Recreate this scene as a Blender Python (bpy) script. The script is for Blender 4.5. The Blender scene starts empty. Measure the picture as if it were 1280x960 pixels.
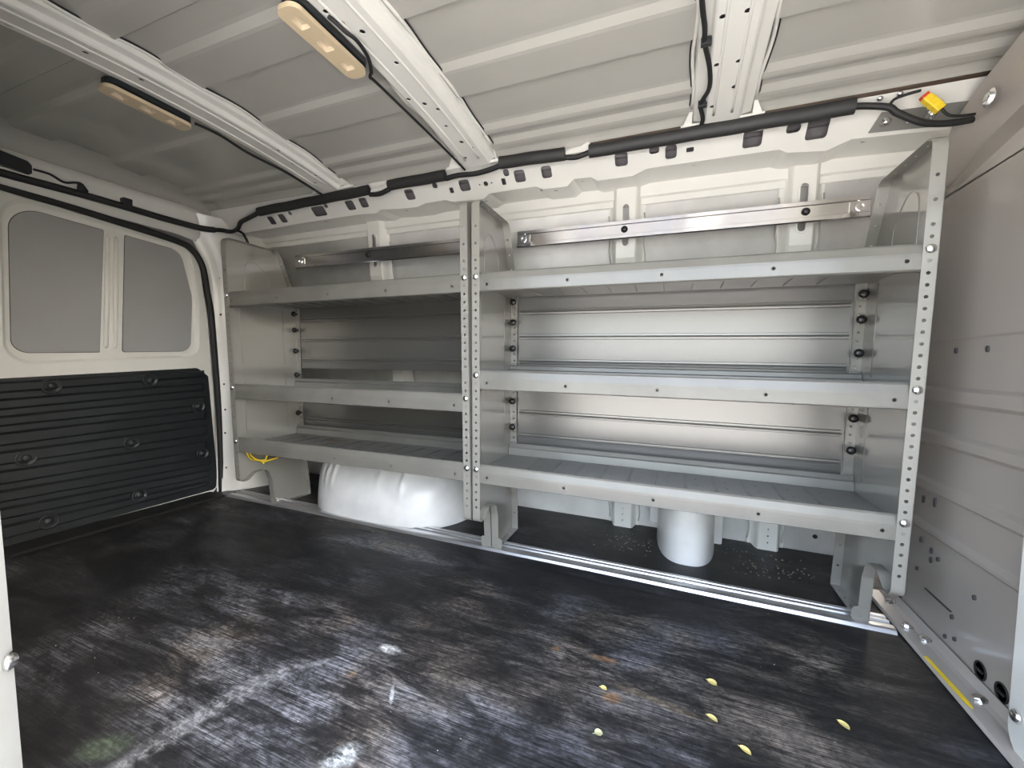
import bpy, bmesh, math, random
from mathutils import Vector, Matrix
from mathutils.geometry import tessellate_polygon
random.seed(7)
PI = math.pi
SC = bpy.context.scene
COL = SC.collection

# ------------------------------------------------------------------ camera, world, sun, exposure
YAW, PITCH, ROLL, FPX = 0.3783, 0.0498, 0.0219, 514.5
CAM = Vector((0.603, -1.181, 0.6871))
cyw, syw, cp, sp = math.cos(YAW), math.sin(YAW), math.cos(PITCH), math.sin(PITCH)
fwd = Vector((-syw*cp, cyw*cp, -sp)); rgt = Vector((cyw, syw, 0)); upv = rgt.cross(fwd)
cr, sr = math.cos(ROLL), math.sin(ROLL)
r2 = cr*rgt + sr*upv; u2 = -sr*rgt + cr*upv
cam = bpy.data.cameras.new('camera'); camo = bpy.data.objects.new('camera', cam); COL.objects.link(camo)
M = Matrix((r2, u2, -fwd)).transposed().to_4x4(); M.translation = CAM
camo.matrix_world = M
cam.sensor_width = 36.0; cam.lens = FPX/1280*36.0; cam.clip_start = 0.01
SC.camera = camo
SC.view_settings.view_transform = 'Standard'
try: SC.view_settings.look = 'None'
except Exception: pass
SC.view_settings.gamma = 1.0
SC.view_settings.use_curve_mapping = False
SC.view_settings.exposure = 1.52
SC.cycles.use_denoising = True
SC.cycles.max_bounces = 10
SC.cycles.diffuse_bounces = 7
SC.cycles.caustics_reflective = False
SC.cycles.sample_clamp_indirect = 8

world = bpy.data.worlds.new('world'); SC.world = world; world.use_nodes = True
wn = world.node_tree
bgn = wn.nodes['Background']
sky = wn.nodes.new('ShaderNodeTexSky'); sky.sky_type = 'NISHITA'; sky.sun_disc = False
sky.sun_elevation = math.radians(35); sky.sun_rotation = math.radians(88); sky.dust_density = 4; sky.air_density = 1.0
hsv = wn.nodes.new('ShaderNodeHueSaturation'); hsv.inputs['Saturation'].default_value = 0.62
wn.links.new(sky.outputs[0], hsv.inputs['Color']); wn.links.new(hsv.outputs[0], bgn.inputs['Color'])
bgn.inputs['Strength'].default_value = 0.85
sun = bpy.data.lights.new('sun', 'SUN'); sun.energy = 3.2; sun.angle = math.radians(0.6); sun.color = (1.0, 0.95, 0.87)
suno = bpy.data.objects.new('sun', sun); COL.objects.link(suno)
# light comes from the front of the van, slightly from its far side, so no direct sun enters the doorway
suno.rotation_euler = Vector((-0.75, -0.25, -0.75)).to_track_quat('-Z', 'Y').to_euler()
suno.location = (3, 0, 5)

# ------------------------------------------------------------------ materials
def mat(name, color, rough=0.5, metal=0.0, spec=0.5, coat=0.0, var=0.0, vscale=6.0, bump=0.0, bscale=200.0, col2=None, stretch=None):
    m = bpy.data.materials.new(name); m.use_nodes = True
    nt = m.node_tree; b = nt.nodes['Principled BSDF']
    b.inputs['Base Color'].default_value = (*color, 1); b.inputs['Roughness'].default_value = rough
    b.inputs['Metallic'].default_value = metal; b.inputs['Specular IOR Level'].default_value = spec
    b.inputs['Coat Weight'].default_value = coat; b.inputs['Coat Roughness'].default_value = 0.08
    tc = nt.nodes.new('ShaderNodeTexCoord')
    src = tc.outputs['Object']
    if stretch:
        mp = nt.nodes.new('ShaderNodeMapping'); mp.inputs['Scale'].default_value = stretch
        nt.links.new(src, mp.inputs['Vector']); src = mp.outputs[0]
    if var > 0 or col2:
        n = nt.nodes.new('ShaderNodeTexNoise'); n.inputs['Scale'].default_value = vscale; n.inputs['Detail'].default_value = 6
        nt.links.new(src, n.inputs['Vector'])
        cr_ = nt.nodes.new('ShaderNodeValToRGB')
        c2 = col2 or tuple(max(0, c*(1-var)) for c in color)
        cr_.color_ramp.elements[0].position = 0.35; cr_.color_ramp.elements[0].color = (*c2, 1)
        cr_.color_ramp.elements[1].position = 0.62; cr_.color_ramp.elements[1].color = (*color, 1)
        nt.links.new(n.outputs['Fac'], cr_.inputs['Fac']); nt.links.new(cr_.outputs['Color'], b.inputs['Base Color'])
        mr = nt.nodes.new('ShaderNodeMapRange'); mr.inputs['To Min'].default_value = rough*0.85; mr.inputs['To Max'].default_value = min(1, rough*1.2)
        nt.links.new(n.outputs['Fac'], mr.inputs['Value']); nt.links.new(mr.outputs[0], b.inputs['Roughness'])
    if bump > 0:
        n2 = nt.nodes.new('ShaderNodeTexNoise'); n2.inputs['Scale'].default_value = bscale; n2.inputs['Detail'].default_value = 3
        nt.links.new(src, n2.inputs['Vector'])
        bp = nt.nodes.new('ShaderNodeBump'); bp.inputs['Strength'].default_value = bump; bp.inputs['Distance'].default_value = 0.002
        nt.links.new(n2.outputs['Fac'], bp.inputs['Height']); nt.links.new(bp.outputs[0], b.inputs['Normal'])
    return m

WHITE = mat('white_paint', (0.78, 0.77, 0.72), 0.30, coat=0.3, var=0.05, vscale=3)
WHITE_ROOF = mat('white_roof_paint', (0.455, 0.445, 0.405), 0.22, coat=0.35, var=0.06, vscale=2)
WHITE_SCUFF = mat('white_scuffed_paint', (0.78, 0.775, 0.75), 0.36, coat=0.15, var=0.14, vscale=9)
SEALER = mat('seam_sealer', (0.42, 0.42, 0.40), 0.6)
GREY = mat('grey_powder_coat', (0.235, 0.23, 0.212), 0.30, coat=0.25, var=0.06, vscale=4)
GREY_GLOSS = mat('grey_gloss_coat', (0.28, 0.270, 0.242), 0.13, metal=0.08, coat=0.6, var=0.05, vscale=4)
GREY_TRAY = mat('grey_tray_coat', (0.20, 0.192, 0.170), 0.32, metal=0.1, coat=0.2, var=0.16, vscale=7)
GREY_WALL = mat('grey_partition_coat', (0.40, 0.365, 0.33), 0.30, coat=0.3, var=0.06, vscale=3)
GALV = mat('galvanised_sheet', (0.21, 0.206, 0.195), 0.28, metal=0.66)
ALU = mat('brushed_aluminium', (0.74, 0.74, 0.75), 0.32, metal=0.9, var=0.22, vscale=14, stretch=(0.5, 6, 6))
ZINC = mat('zinc_plated_steel', (0.80, 0.77, 0.73), 0.16, metal=1.0, col2=(0.66, 0.67, 0.74), vscale=5, stretch=(1, 0.3, 0.3))
BOLT = mat('bright_zinc_bolt', (0.85, 0.85, 0.84), 0.2, metal=1.0)
BLACK_PLASTIC = mat('black_grained_plastic', (0.015, 0.018, 0.020), 0.40, bump=0.35, bscale=420, var=0.2, vscale=8)
BLACK_RUBBER = mat('black_rubber', (0.012, 0.012, 0.012), 0.6)
FOAM = mat('black_foam', (0.022, 0.021, 0.020), 0.55, bump=0.2, bscale=150)
KNOB = mat('black_knob_plastic', (0.02, 0.018, 0.018), 0.25)
DARK = mat('dark_cavity', (0.06, 0.055, 0.06), 0.6)
TAN = mat('tan_plastic', (0.62, 0.50, 0.33), 0.42)
TAN_LENS = mat('tan_lens', (0.70, 0.58, 0.42), 0.25)
YELLOW = mat('yellow_plastic', (0.85, 0.62, 0.03), 0.4)
RED = mat('red_plastic', (0.6, 0.05, 0.03), 0.4)
LEAF = mat('dry_yellow_leaf', (0.80, 0.68, 0.25), 0.6, var=0.2, vscale=60)
LEAF_PALE = mat('dry_pale_leaf', (0.62, 0.62, 0.36), 0.6, var=0.2, vscale=60)
RUST = mat('rust', (0.30, 0.17, 0.08), 0.7, col2=(0.20, 0.16, 0.12), vscale=50)
BROWN = mat('brown_sealant', (0.10, 0.07, 0.05), 0.6)
ASPHALT = mat('pale_pavement', (0.46, 0.445, 0.42), 0.85, var=0.2, vscale=3)

# rear door paint shares the white paint; blank panels in the window openings are the same grey-white
BLANK = mat('blank_window_panel', (0.36, 0.36, 0.355), 0.5, var=0.05, vscale=5, bump=0.08, bscale=300)

def floor_material():
    m = bpy.data.materials.new('worn_black_mat'); m.use_nodes = True
    nt = m.node_tree; b = nt.nodes['Principled BSDF']; L = nt.links.new
    tc = nt.nodes.new('ShaderNodeTexCoord')
    def noise(scale, stretch=(1, 1, 1), detail=6, rough=0.6, dist=0.0):
        mp = nt.nodes.new('ShaderNodeMapping'); mp.inputs['Scale'].default_value = stretch
        L(tc.outputs['Object'], mp.inputs['Vector'])
        n = nt.nodes.new('ShaderNodeTexNoise'); n.inputs['Scale'].default_value = scale; n.inputs['Detail'].default_value = detail
        n.inputs['Roughness'].default_value = rough; n.inputs['Distortion'].default_value = dist
        L(mp.outputs[0], n.inputs['Vector']); return n.outputs['Fac']
    def mr(v, a, b_, c=0.0, d=1.0):
        n = nt.nodes.new('ShaderNodeMapRange'); n.interpolation_type = 'SMOOTHSTEP'
        n.inputs['From Min'].default_value = a; n.inputs['From Max'].default_value = b_
        n.inputs['To Min'].default_value = c; n.inputs['To Max'].default_value = d
        L(v, n.inputs['Value']); return n.outputs[0]
    def mth(op, a, b_):
        n = nt.nodes.new('ShaderNodeMath'); n.operation = op
        for i, x in enumerate((a, b_)):
            if isinstance(x, (int, float)): n.inputs[i].default_value = x
            else: L(x, n.inputs[i])
        return n.outputs[0]
    def mix(f, a, b_):
        n = nt.nodes.new('ShaderNodeMix'); n.data_type = 'RGBA'
        if isinstance(f, (int, float)): n.inputs[0].default_value = f
        else: L(f, n.inputs[0])
        for i, x in ((6, a), (7, b_)):
            if isinstance(x, tuple): n.inputs[i].default_value = (*x, 1)
            else: L(x, n.inputs[i])
        return n.outputs[2]
    streak = noise(1.0, (5, 230, 1), 4, 0.75)
    streak2 = noise(1.0, (3, 45, 1), 5, 0.7)
    patch = noise(2.6, (0.7, 1.4, 1), 7, 0.65, 0.4)
    grain = noise(60, (1, 1.5, 1), 4, 0.7)
    tint = noise(1.6, (1, 1, 1), 3)
    def blob(x, y, rx, ry, ang, amp=1.0, edge=0.35):
        mp = nt.nodes.new('ShaderNodeMapping'); mp.vector_type = 'TEXTURE'
        mp.inputs['Location'].default_value = (x, y, 0); mp.inputs['Rotation'].default_value = (0, 0, ang); mp.inputs['Scale'].default_value = (rx, ry, 1)
        L(tc.outputs['Object'], mp.inputs['Vector'])
        ln = nt.nodes.new('ShaderNodeVectorMath'); ln.operation = 'LENGTH'; L(mp.outputs[0], ln.inputs[0])
        warp = mth('MULTIPLY', mth('SUBTRACT', patch, 0.5), 2.2)
        d = mth('ADD', ln.outputs['Value'], warp)
        return mr(d, edge, 1.15, amp, 0.0)
    dust = mr(patch, 0.44, 0.72)
    s = mr(streak, 0.38, 0.68); s2 = mr(streak2, 0.40, 0.70)
    # wear zones: the scuffed area in front of the door and the pale scrape that curves through it
    zone = None
    for a in [(-0.05, -0.55, 0.55, 0.22, 0.1, 0.9), (-0.30, -0.42, 0.30, 0.12, -0.2, 0.9), (0.45, -0.33, 0.40, 0.16, 0.0, 0.75), (0.70, -0.28, 0.30, 0.10, -0.1, 0.8),
              (0.25, -0.66, 0.55, 0.14, 0.0, 0.8), (-0.65, -0.38, 0.16, 0.05, -0.35, 0.7), (0.55, -0.10, 0.35, 0.10, 0.0, 0.5), (-0.3, 0.03, 0.35, 0.06, 0, 0.5), (0.9, -0.05, 0.22, 0.08, 0, 0.5)]:
        v = blob(*a); zone = v if zone is None else mth('MAXIMUM', zone, v)
    fine = mr(noise(1.0, (7, 420, 1), 3, 0.7), 0.46, 0.66)
    mott = mr(noise(9.0, (0.5, 1.3, 1), 8, 0.72, 0.6), 0.36, 0.66)
    lines = mth('ADD', mth('ADD', mth('MULTIPLY', s, 0.36), mth('MULTIPLY', s2, 0.22)), mth('ADD', mth('MULTIPLY', fine, 0.46), 0.06))
    cover = mth('ADD', mth('MULTIPLY', dust, 0.45), mth('MULTIPLY', zone, 0.80))
    cover = mth('MULTIPLY', mth('ADD', cover, 0.10), mth('ADD', mth('MULTIPLY', mth('POWER', mott, 1.4), 1.15), 0.08))
    amt = mth('MULTIPLY', cover, lines)
    amt = mth('MULTIPLY', amt, mr(grain, 0.30, 0.62, 0.45, 1.75))
    dustcol = mix(mr(tint, 0.45, 0.62), (0.30, 0.31, 0.345), (0.33, 0.285, 0.24))
    c = mix(mth('MINIMUM', amt, 1.0), (0.010, 0.010, 0.011), dustcol)
    c = mix(mth('MULTIPLY', blob(-0.17, -0.455, 0.075, 0.035, -0.3), 0.8), c, (0.014, 0.013, 0.013))
    c = mix(mth('MULTIPLY', blob(-0.40, -0.40, 0.14, 0.04, -0.25), 0.75), c, (0.010, 0.010, 0.010))
    c = mix(mth('MULTIPLY', blob(0.25, -0.36, 0.10, 0.06, 0.2), 0.7), c, (0.012, 0.011, 0.011))
    gr = mr(grain, 0.45, 0.7)
    def paint(c, args, col, k=1.0):
        return mix(mth('MULTIPLY', blob(*args), mth('MULTIPLY', mth('ADD', mth('MULTIPLY', gr, 0.55), mth('MULTIPLY', mott, 0.45)), k)), c, col)
    # the long pale scrape
    for a in [(-0.225, -0.75, 0.12, 0.026, 1.40), (-0.200, -0.63, 0.09, 0.028, 1.25), (-0.165, -0.545, 0.05, 0.020, 1.0), (-0.125, -0.503, 0.030, 0.010, 0.8)]:
        c = paint(c, a, (0.36, 0.37, 0.39), 0.75)
    c = paint(c, (-0.40, -0.55, 0.07, 0.02, 0.4), (0.30, 0.31, 0.33), 0.5)
    c = paint(c, (0.0, -0.401, 0.030, 0.013, 0.0), (0.80, 0.81, 0.79), 1.5)
    c = paint(c, (0.094, -0.65, 0.040, 0.026, 0.9), (0.75, 0.80, 0.81), 1.5)
    c = paint(c, (0.085, -0.51, 0.032, 0.006, -1.0), (0.65, 0.69, 0.69), 1.5)
    for a in [(0.506, -0.337, 0.022, 0.016, 0.3), (0.36, -0.243, 0.014, 0.012, 0.0), (0.47, -0.23, 0.035, 0.010, 0.0)]:
        c = paint(c, a, (0.38, 0.18, 0.05), 0.75)
    c = paint(c, (0.60, -0.31, 0.12, 0.012, -0.12), (0.30, 0.22, 0.13), 0.6)
    c = paint(c, (-0.03, -0.50, 0.012, 0.012, 0.0), (0.30, 0.17, 0.07), 0.6)
    c = paint(c, (-0.30, -0.80, 0.05, 0.03, 0.4), (0.16, 0.22, 0.13), 0.5)
    # small flecks
    fl = mr(noise(150, (1, 1, 1), 1), 0.76, 0.80)
    c = mix(mth('MULTIPLY', fl, mr(patch, 0.45, 0.6)), c, (0.55, 0.55, 0.55))
    L(c, b.inputs['Base Color'])
    L(mr(patch, 0.3, 0.7, 0.42, 0.62), b.inputs['Roughness'])
    b.inputs['Specular IOR Level'].default_value = 0.35
    bp = nt.nodes.new('ShaderNodeBump'); bp.inputs['Strength'].default_value = 0.35; bp.inputs['Distance'].default_value = 0.003
    L(mth('ADD', streak, mth('MULTIPLY', grain, 0.5)), bp.inputs['Height']); L(bp.outputs[0], b.inputs['Normal'])
    return m
FLOOR = floor_material()

# ------------------------------------------------------------------ mesh helpers
class MB:
    def __init__(s): s.v = []; s.f = []; s.mi = []; s.cur = 0; s.sm = []; s.smooth = False
    def face(s, idx):
        s.f.append(tuple(idx)); s.mi.append(s.cur); s.sm.append(s.smooth)
    def add(s, pts):
        n = len(s.v); s.v += [tuple(p) for p in pts]; return n
    def box(s, x0, x1, y0, y1, z0, z1):
        n = s.add([(x0,y0,z0),(x1,y0,z0),(x1,y1,z0),(x0,y1,z0),(x0,y0,z1),(x1,y0,z1),(x1,y1,z1),(x0,y1,z1)])
        for q in ((0,3,2,1),(4,5,6,7),(0,1,5,4),(1,2,6,5),(2,3,7,6),(3,0,4,7)): s.face([n+i for i in q])
    def prism(s, poly, fn, a, b):
        """closed 2D polygon, fn(u, v, w) -> xyz, extruded from w=a to w=b"""
        k = len(poly); n = s.add([fn(u, v, a) for u, v in poly]); s.add([fn(u, v, b) for u, v in poly])
        for t in tessellate_polygon([[Vector((u, v, 0)) for u, v in poly]]):
            s.face([n+i for i in t]); s.face([n+k+i for i in reversed(t)])
        for i in range(k):
            j = (i+1) % k; s.face((n+i, n+j, n+k+j, n+k+i))
    def plate(s, outer, holes, fn, a, b):
        """plate with holes between w=a and w=b"""
        loops = [outer]+list(holes); flat = [p for l in loops for p in l]; k = len(flat)
        n = s.add([fn(u, v, a) for u, v in flat]); s.add([fn(u, v, b) for u, v in flat])
        for t in tessellate_polygon([[Vector((u, v, 0)) for u, v in l] for l in loops]):
            s.face([n+i for i in t]); s.face([n+k+i for i in reversed(t)])
        o = 0
        for l in loops:
            m_ = len(l)
            for i in range(m_):
                j = (i+1) % m_; s.face((n+o+i, n+o+j, n+k+o+j, n+k+o+i))
            o += m_
    def ribbon(s, prof, fn, a, b, thick=None):
        """open profile swept straight from a to b"""
        k = len(prof); n = s.add([fn(u, v, a) for u, v in prof]); s.add([fn(u, v, b) for u, v in prof])
        for i in range(k-1): s.face((n+i, n+i+1, n+k+i+1, n+k+i))
    def sheet(s, prof, t, fn, a, b):
        """open profile given thickness t, swept from a to b, closed"""
        P = [Vector(p) for p in prof]; off = []
        for i, p in enumerate(P):
            d = Vector((0, 0))
            if i > 0: d += (P[i]-P[i-1]).normalized()
            if i < len(P)-1: d += (P[i+1]-P[i]).normalized()
            d.normalize(); off.append(p+Vector((-d.y, d.x))*t)
        k = len(P); n0 = s.add([fn(p.x, p.y, a) for p in P]); n1 = s.add([fn(p.x, p.y, a) for p in off])
        n2 = s.add([fn(p.x, p.y, b) for p in P]); n3 = s.add([fn(p.x, p.y, b) for p in off])
        for i in range(k-1):
            s.face((n0+i, n0+i+1, n2+i+1, n2+i)); s.face((n1+i+1, n1+i, n3+i, n3+i+1))
            s.face((n0+i+1, n0+i, n1+i, n1+i+1)); s.face((n2+i, n2+i+1, n3+i+1, n3+i))
        s.face((n0, n2, n3, n1)); s.face((n0+k-1, n1+k-1, n3+k-1, n2+k-1))
    def tube(s, path, r, n=8, closed=False):
        P = [Vector(p) for p in path]; K = len(P); rings = []
        up = None; sm = s.smooth; s.smooth = True
        for i, p in enumerate(P):
            a = P[i-1] if (i > 0 or closed) else p; c = P[(i+1) % K] if (i < K-1 or closed) else p
            d = (c-a).normalized()
            if up is None:
                up = Vector((0, 0, 1)) if abs(d.z) < 0.9 else Vector((1, 0, 0))
            x = d.cross(up); x.normalize(); up = x.cross(d).normalized()
            rr = r[i] if isinstance(r, (list, tuple)) else r
            rings.append(s.add([p+(x*math.cos(2*PI*k/n)+up*math.sin(2*PI*k/n))*rr for k in range(n)]))
        for i in range(K if closed else K-1):
            A = rings[i]; B = rings[(i+1) % K]
            for k in range(n): s.face((A+k, A+(k+1) % n, B+(k+1) % n, B+k))
        if not closed:
            s.face([rings[0]+k for k in reversed(range(n))]); s.face([rings[-1]+k for k in range(n)])
        s.smooth = sm
    def lathe(s, prof, origin, axis, n=16):
        """profile of (radius, height) about an axis"""
        ax = Vector(axis).normalized(); t = Vector((0, 0, 1)) if abs(ax.z) < 0.9 else Vector((1, 0, 0))
        x = ax.cross(t).normalized(); y = ax.cross(x); O = Vector(origin); rings = []
        sm = s.smooth; s.smooth = True
        for rr, h in prof:
            rings.append(s.add([O+ax*h+(x*math.cos(2*PI*k/n)+y*math.sin(2*PI*k/n))*max(rr, 1e-5) for k in range(n)]))
        for A, B in zip(rings, rings[1:]):
            for k in range(n): s.face((A+k, A+(k+1) % n, B+(k+1) % n, B+k))
        s.face([rings[0]+k for k in reversed(range(n))]); s.face([rings[-1]+k for k in range(n)])
        s.smooth = sm
    def grid(s, rows):
        """rows of points -> smooth surface"""
        sm = s.smooth; s.smooth = True
        R = [s.add(r) for r in rows]; w = len(rows[0])
        for a, b in zip(R, R[1:]):
            for k in range(w-1): s.face((a+k, a+k+1, b+k+1, b+k))
        s.smooth = sm
    def build(s, name, m, parent=None, bevel=0.0, seg=2, angle=35):
        me = bpy.data.meshes.new(name); me.from_pydata(s.v, [], s.f); me.update()
        for mm in (m if isinstance(m, (list, tuple)) else [m]): me.materials.append(mm)
        for p, i, q in zip(me.polygons, s.mi, s.sm): p.material_index = i; p.use_smooth = q
        bm = bmesh.new(); bm.from_mesh(me); bmesh.ops.recalc_face_normals(bm, faces=bm.faces); bm.to_mesh(me); bm.free()
        o = bpy.data.objects.new(name, me); COL.objects.link(o)
        if parent: o.parent = parent
        if bevel > 0:
            b = o.modifiers.new('bevel', 'BEVEL'); b.width = bevel; b.segments = seg; b.limit_method = 'ANGLE'; b.angle_limit = math.radians(angle)
            b.harden_normals = False
        return o

def tag(o, label, cat, group=None):
    o['label'] = label; o['category'] = cat
    if group: o['group'] = group
    return o
def thing(name, label, cat, loc=(0, 0, 0), group=None):
    o = bpy.data.objects.new(name, None); COL.objects.link(o); o.location = loc; o.empty_display_size = 0.05
    return tag(o, label, cat, group)
def struct(o):
    o['kind'] = 'structure'; return o
def circ(u, v, r, n=10, ru=None):
    return [(u+(ru or r)*math.cos(2*PI*k/n), v+r*math.sin(2*PI*k/n)) for k in range(n)]
def rrect(u0, u1, v0, v1, r, n=4):
    o = []
    r = min(r, abs(u1-u0)/2.001, abs(v1-v0)/2.001)
    for cu, cv, a in ((u1-r, v1-r, 0), (u0+r, v1-r, PI/2), (u0+r, v0+r, PI), (u1-r, v0+r, 1.5*PI)):
        for k in range(n+1): o.append((cu+r*math.cos(a+PI/2*k/n), cv+r*math.sin(a+PI/2*k/n)))
    return o
def fillet(poly, rad, n=5):
    """round the corners of a closed polygon; rad is a list or a number"""
    out = []; K = len(poly)
    for i in range(K):
        r = rad[i] if isinstance(rad, (list, tuple)) else rad
        p = Vector(poly[i]); a = Vector(poly[i-1])-p; c = Vector(poly[(i+1) % K])-p
        if r <= 0: out.append(tuple(p)); continue
        la, lc = a.length, c.length; a.normalize(); c.normalize()
        ang = math.acos(max(-1, min(1, a.dot(c)))); d = min(r/math.tan(ang/2), la*0.48, lc*0.48); rr = d*math.tan(ang/2)
        ctr = p+(a+c).normalized()*(rr/math.sin(ang/2)); s0 = p+a*d-ctr; s1 = p+c*d-ctr
        a0 = math.atan2(s0.y, s0.x); a1 = math.atan2(s1.y, s1.x); dd = (a1-a0+PI) % (2*PI)-PI
        for k in range(n+1): out.append((ctr.x+rr*math.cos(a0+dd*k/n), ctr.y+rr*math.sin(a0+dd*k/n)))
    return out
def lerp(pts, t):
    for (a, fa), (b, fb) in zip(pts, pts[1:]):
        if t <= b: return fa+(fb-fa)*(t-a)/(b-a)
    return pts[-1][1]
def catmull(P, n=8):
    P = [Vector(p) for p in P]; out = []
    for i in range(len(P)-1):
        p0 = P[max(i-1, 0)]; p1 = P[i]; p2 = P[i+1]; p3 = P[min(i+2, len(P)-1)]
        for k in range(n):
            t = k/n; out.append(0.5*((2*p1)+(p2-p0)*t+(2*p0-5*p1+4*p2-p3)*t*t+(3*p1-p0-3*p2+p3)*t**3))
    out.append(P[-1]); return out

XZ = lambda y: (lambda u, v, w: (u, y+w, v))
YZ = lambda u, v, w: (w, u, v)      # (y, z) polygon, extruded along x

XL, XR = -1.62, 1.36                 # cargo space along the van
YN = -0.97                           # near side of the body

# ------------------------------------------------------------------ structure: ground outside, floor, ceiling, walls
m = MB(); m.box(-30, 30, -30, 30, -0.72, -0.62); struct(m.build('ground', ASPHALT))
m = MB()
m.box(XL, XR, YN-0.03, 0.72, -0.03, 0.0)
struct(m.build('floor', FLOOR))
# sill of the rear doorway: thin strip across the mat
m = MB()
m.sheet([(-1.575, 0.0), (-1.565, 0.006), (-1.45, 0.006), (-1.44, 0.0)], 0.003, lambda u, v, w: (u, w, v), -1.0, 0.16)
struct(m.build('trim_1', BLACK_RUBBER))

# roof skin: pressed swages run along the van
ZR = 1.412
def crown(y): return max(0.0, 0.04*(1-((y+0.4)/0.55)**2))
prof = [(-1.03, 1.34), (-0.99, 1.376), (-0.95, 1.394)]
z = 1.402
steps = [(-0.90, 'd'), (-0.76, 'u'), (-0.66, 'd'), (-0.585, 'u'), (-0.504, 'd'), (-0.390, 'u'), (-0.232, 'd'), (-0.124, 'u'), (0.016, 'd'), (0.049, 'u'), (0.084, 'd'), (0.125, 'u')]
for y, k in steps:
    if k == 'd':
        prof += [(y-0.018, ZR), (y-0.008, ZR-0.001), (y+0.010, ZR-0.0095), (y+0.020, ZR-0.0105)]
    else:
        prof += [(y-0.004, ZR-0.0105), (y-0.002, ZR+0.006), (y+0.004, ZR+0.006), (y+0.005, ZR)]
prof += [(0.135, ZR-0.002), (0.150, ZR-0.009), (0.163, 1.391), (0.185, 1.388), (0.30, 1.385), (0.40, 1.34), (0.50, 1.2), (0.60, 1.0)]
prof2 = []
for (a, za), (b, zb_) in zip(prof, prof[1:]):
    for k in range(max(1, int((b-a)/0.03)) if -0.96 < a < 0.15 else 1):
        t = k/max(1, int((b-a)/0.03)) if -0.96 < a < 0.15 else 0
        prof2.append((a+(b-a)*t, za+(zb_-za)*t+crown(a+(b-a)*t)))
prof2.append(prof[-1])
m = MB(); m.smooth = False
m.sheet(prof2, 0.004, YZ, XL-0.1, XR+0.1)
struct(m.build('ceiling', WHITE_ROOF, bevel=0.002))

# the roof rolls down to the rear header
m = MB(); rows = []
for i in range(40):
    y = -0.99+i*1.19/39; zt = min(ZR, ZR-max(0, y-0.12)*0.3)+crown(y)-0.006
    rows.append([(-1.46, y, zt+0.004), (-1.49, y, zt-0.003), (-1.512, y, 1.374+(zt-1.374)*0.72), (-1.528, y, 1.374+(zt-1.374)*0.38), (-1.535, y, 1.372), (-1.60, y, 1.371)])
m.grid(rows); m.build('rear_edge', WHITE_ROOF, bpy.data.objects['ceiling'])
# far side wall skin
YW = [(-0.05, 0.66), (0.30, 0.645), (0.70, 0.585), (1.0, 0.455), (1.20, 0.405), (1.34, 0.385)]
zs = [-0.03+i*0.05 for i in range(28)]
m = MB(); m.sheet([(lerp(YW, z), z) for z in zs], -0.004, YZ, XL-0.05, XR+0.05)
o = struct(m.build('wall_back', WHITE_SCUFF))
for p in o.data.polygons: p.use_smooth = True
# near side: body side behind the doorway, header over it, pillar ahead of it
m = MB()
m.box(XL-0.05, -0.20, YN-0.06, YN-0.02, -0.3, 1.42)
m.box(-0.20, 1.30, YN-0.06, YN-0.02, 1.335, 1.42)
m.box(1.27, XR+0.05, YN-0.06, YN-0.02, -0.3, 1.42)
struct(m.build('wall_front', WHITE))
# door pillar behind the doorway (lower left corner of the view), flared to catch less daylight
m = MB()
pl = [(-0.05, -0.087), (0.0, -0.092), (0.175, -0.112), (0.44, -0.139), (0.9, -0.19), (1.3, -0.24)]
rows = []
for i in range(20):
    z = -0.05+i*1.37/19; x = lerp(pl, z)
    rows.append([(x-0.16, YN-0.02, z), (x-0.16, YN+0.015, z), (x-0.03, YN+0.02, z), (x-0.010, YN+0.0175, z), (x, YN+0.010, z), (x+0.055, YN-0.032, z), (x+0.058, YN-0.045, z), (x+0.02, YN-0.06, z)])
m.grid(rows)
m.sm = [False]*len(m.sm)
pil = struct(m.build('trim_2', mat('door_pillar_toned_white', (0.42, 0.45, 0.46), 0.35, coat=0.2, var=0.08, vscale=12)))  # white paint greyed in colour to tone down the strong doorway light
b = MB(); b.lathe([(0.010, 0), (0.011, 0.003), (0.006, 0.008), (0.001, 0.010)], (-0.122, YN+0.008, 0.320), (0.6, 0.8, 0), 12); b.build('bolt', BOLT, pil)

# ------------------------------------------------------------------ bulkhead partition on the right
XB = 1.24
def bead(z0, z1, d=0.011, e=0.009): return [(z0, 0), (z0+e, d), (z1-e, d), (z1, 0)]
bp = [(-0.02, 0)]
for z0, z1 in ((0.262, 0.290), (0.372, 0.408), (0.498, 0.537), (0.606, 0.652)): bp += bead(z0, z1)
bp += [(0.768, 0), (0.772, 0.004), (1.145, 0.004)]
m = MB()
m.sheet([(XB-d, z) for z, d in bp], -0.003, lambda u, v, w: (u, w, v), -0.13, 0.335)
wr = struct(m.build('wall_right', GREY_WALL, bevel=0.0015))
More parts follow.
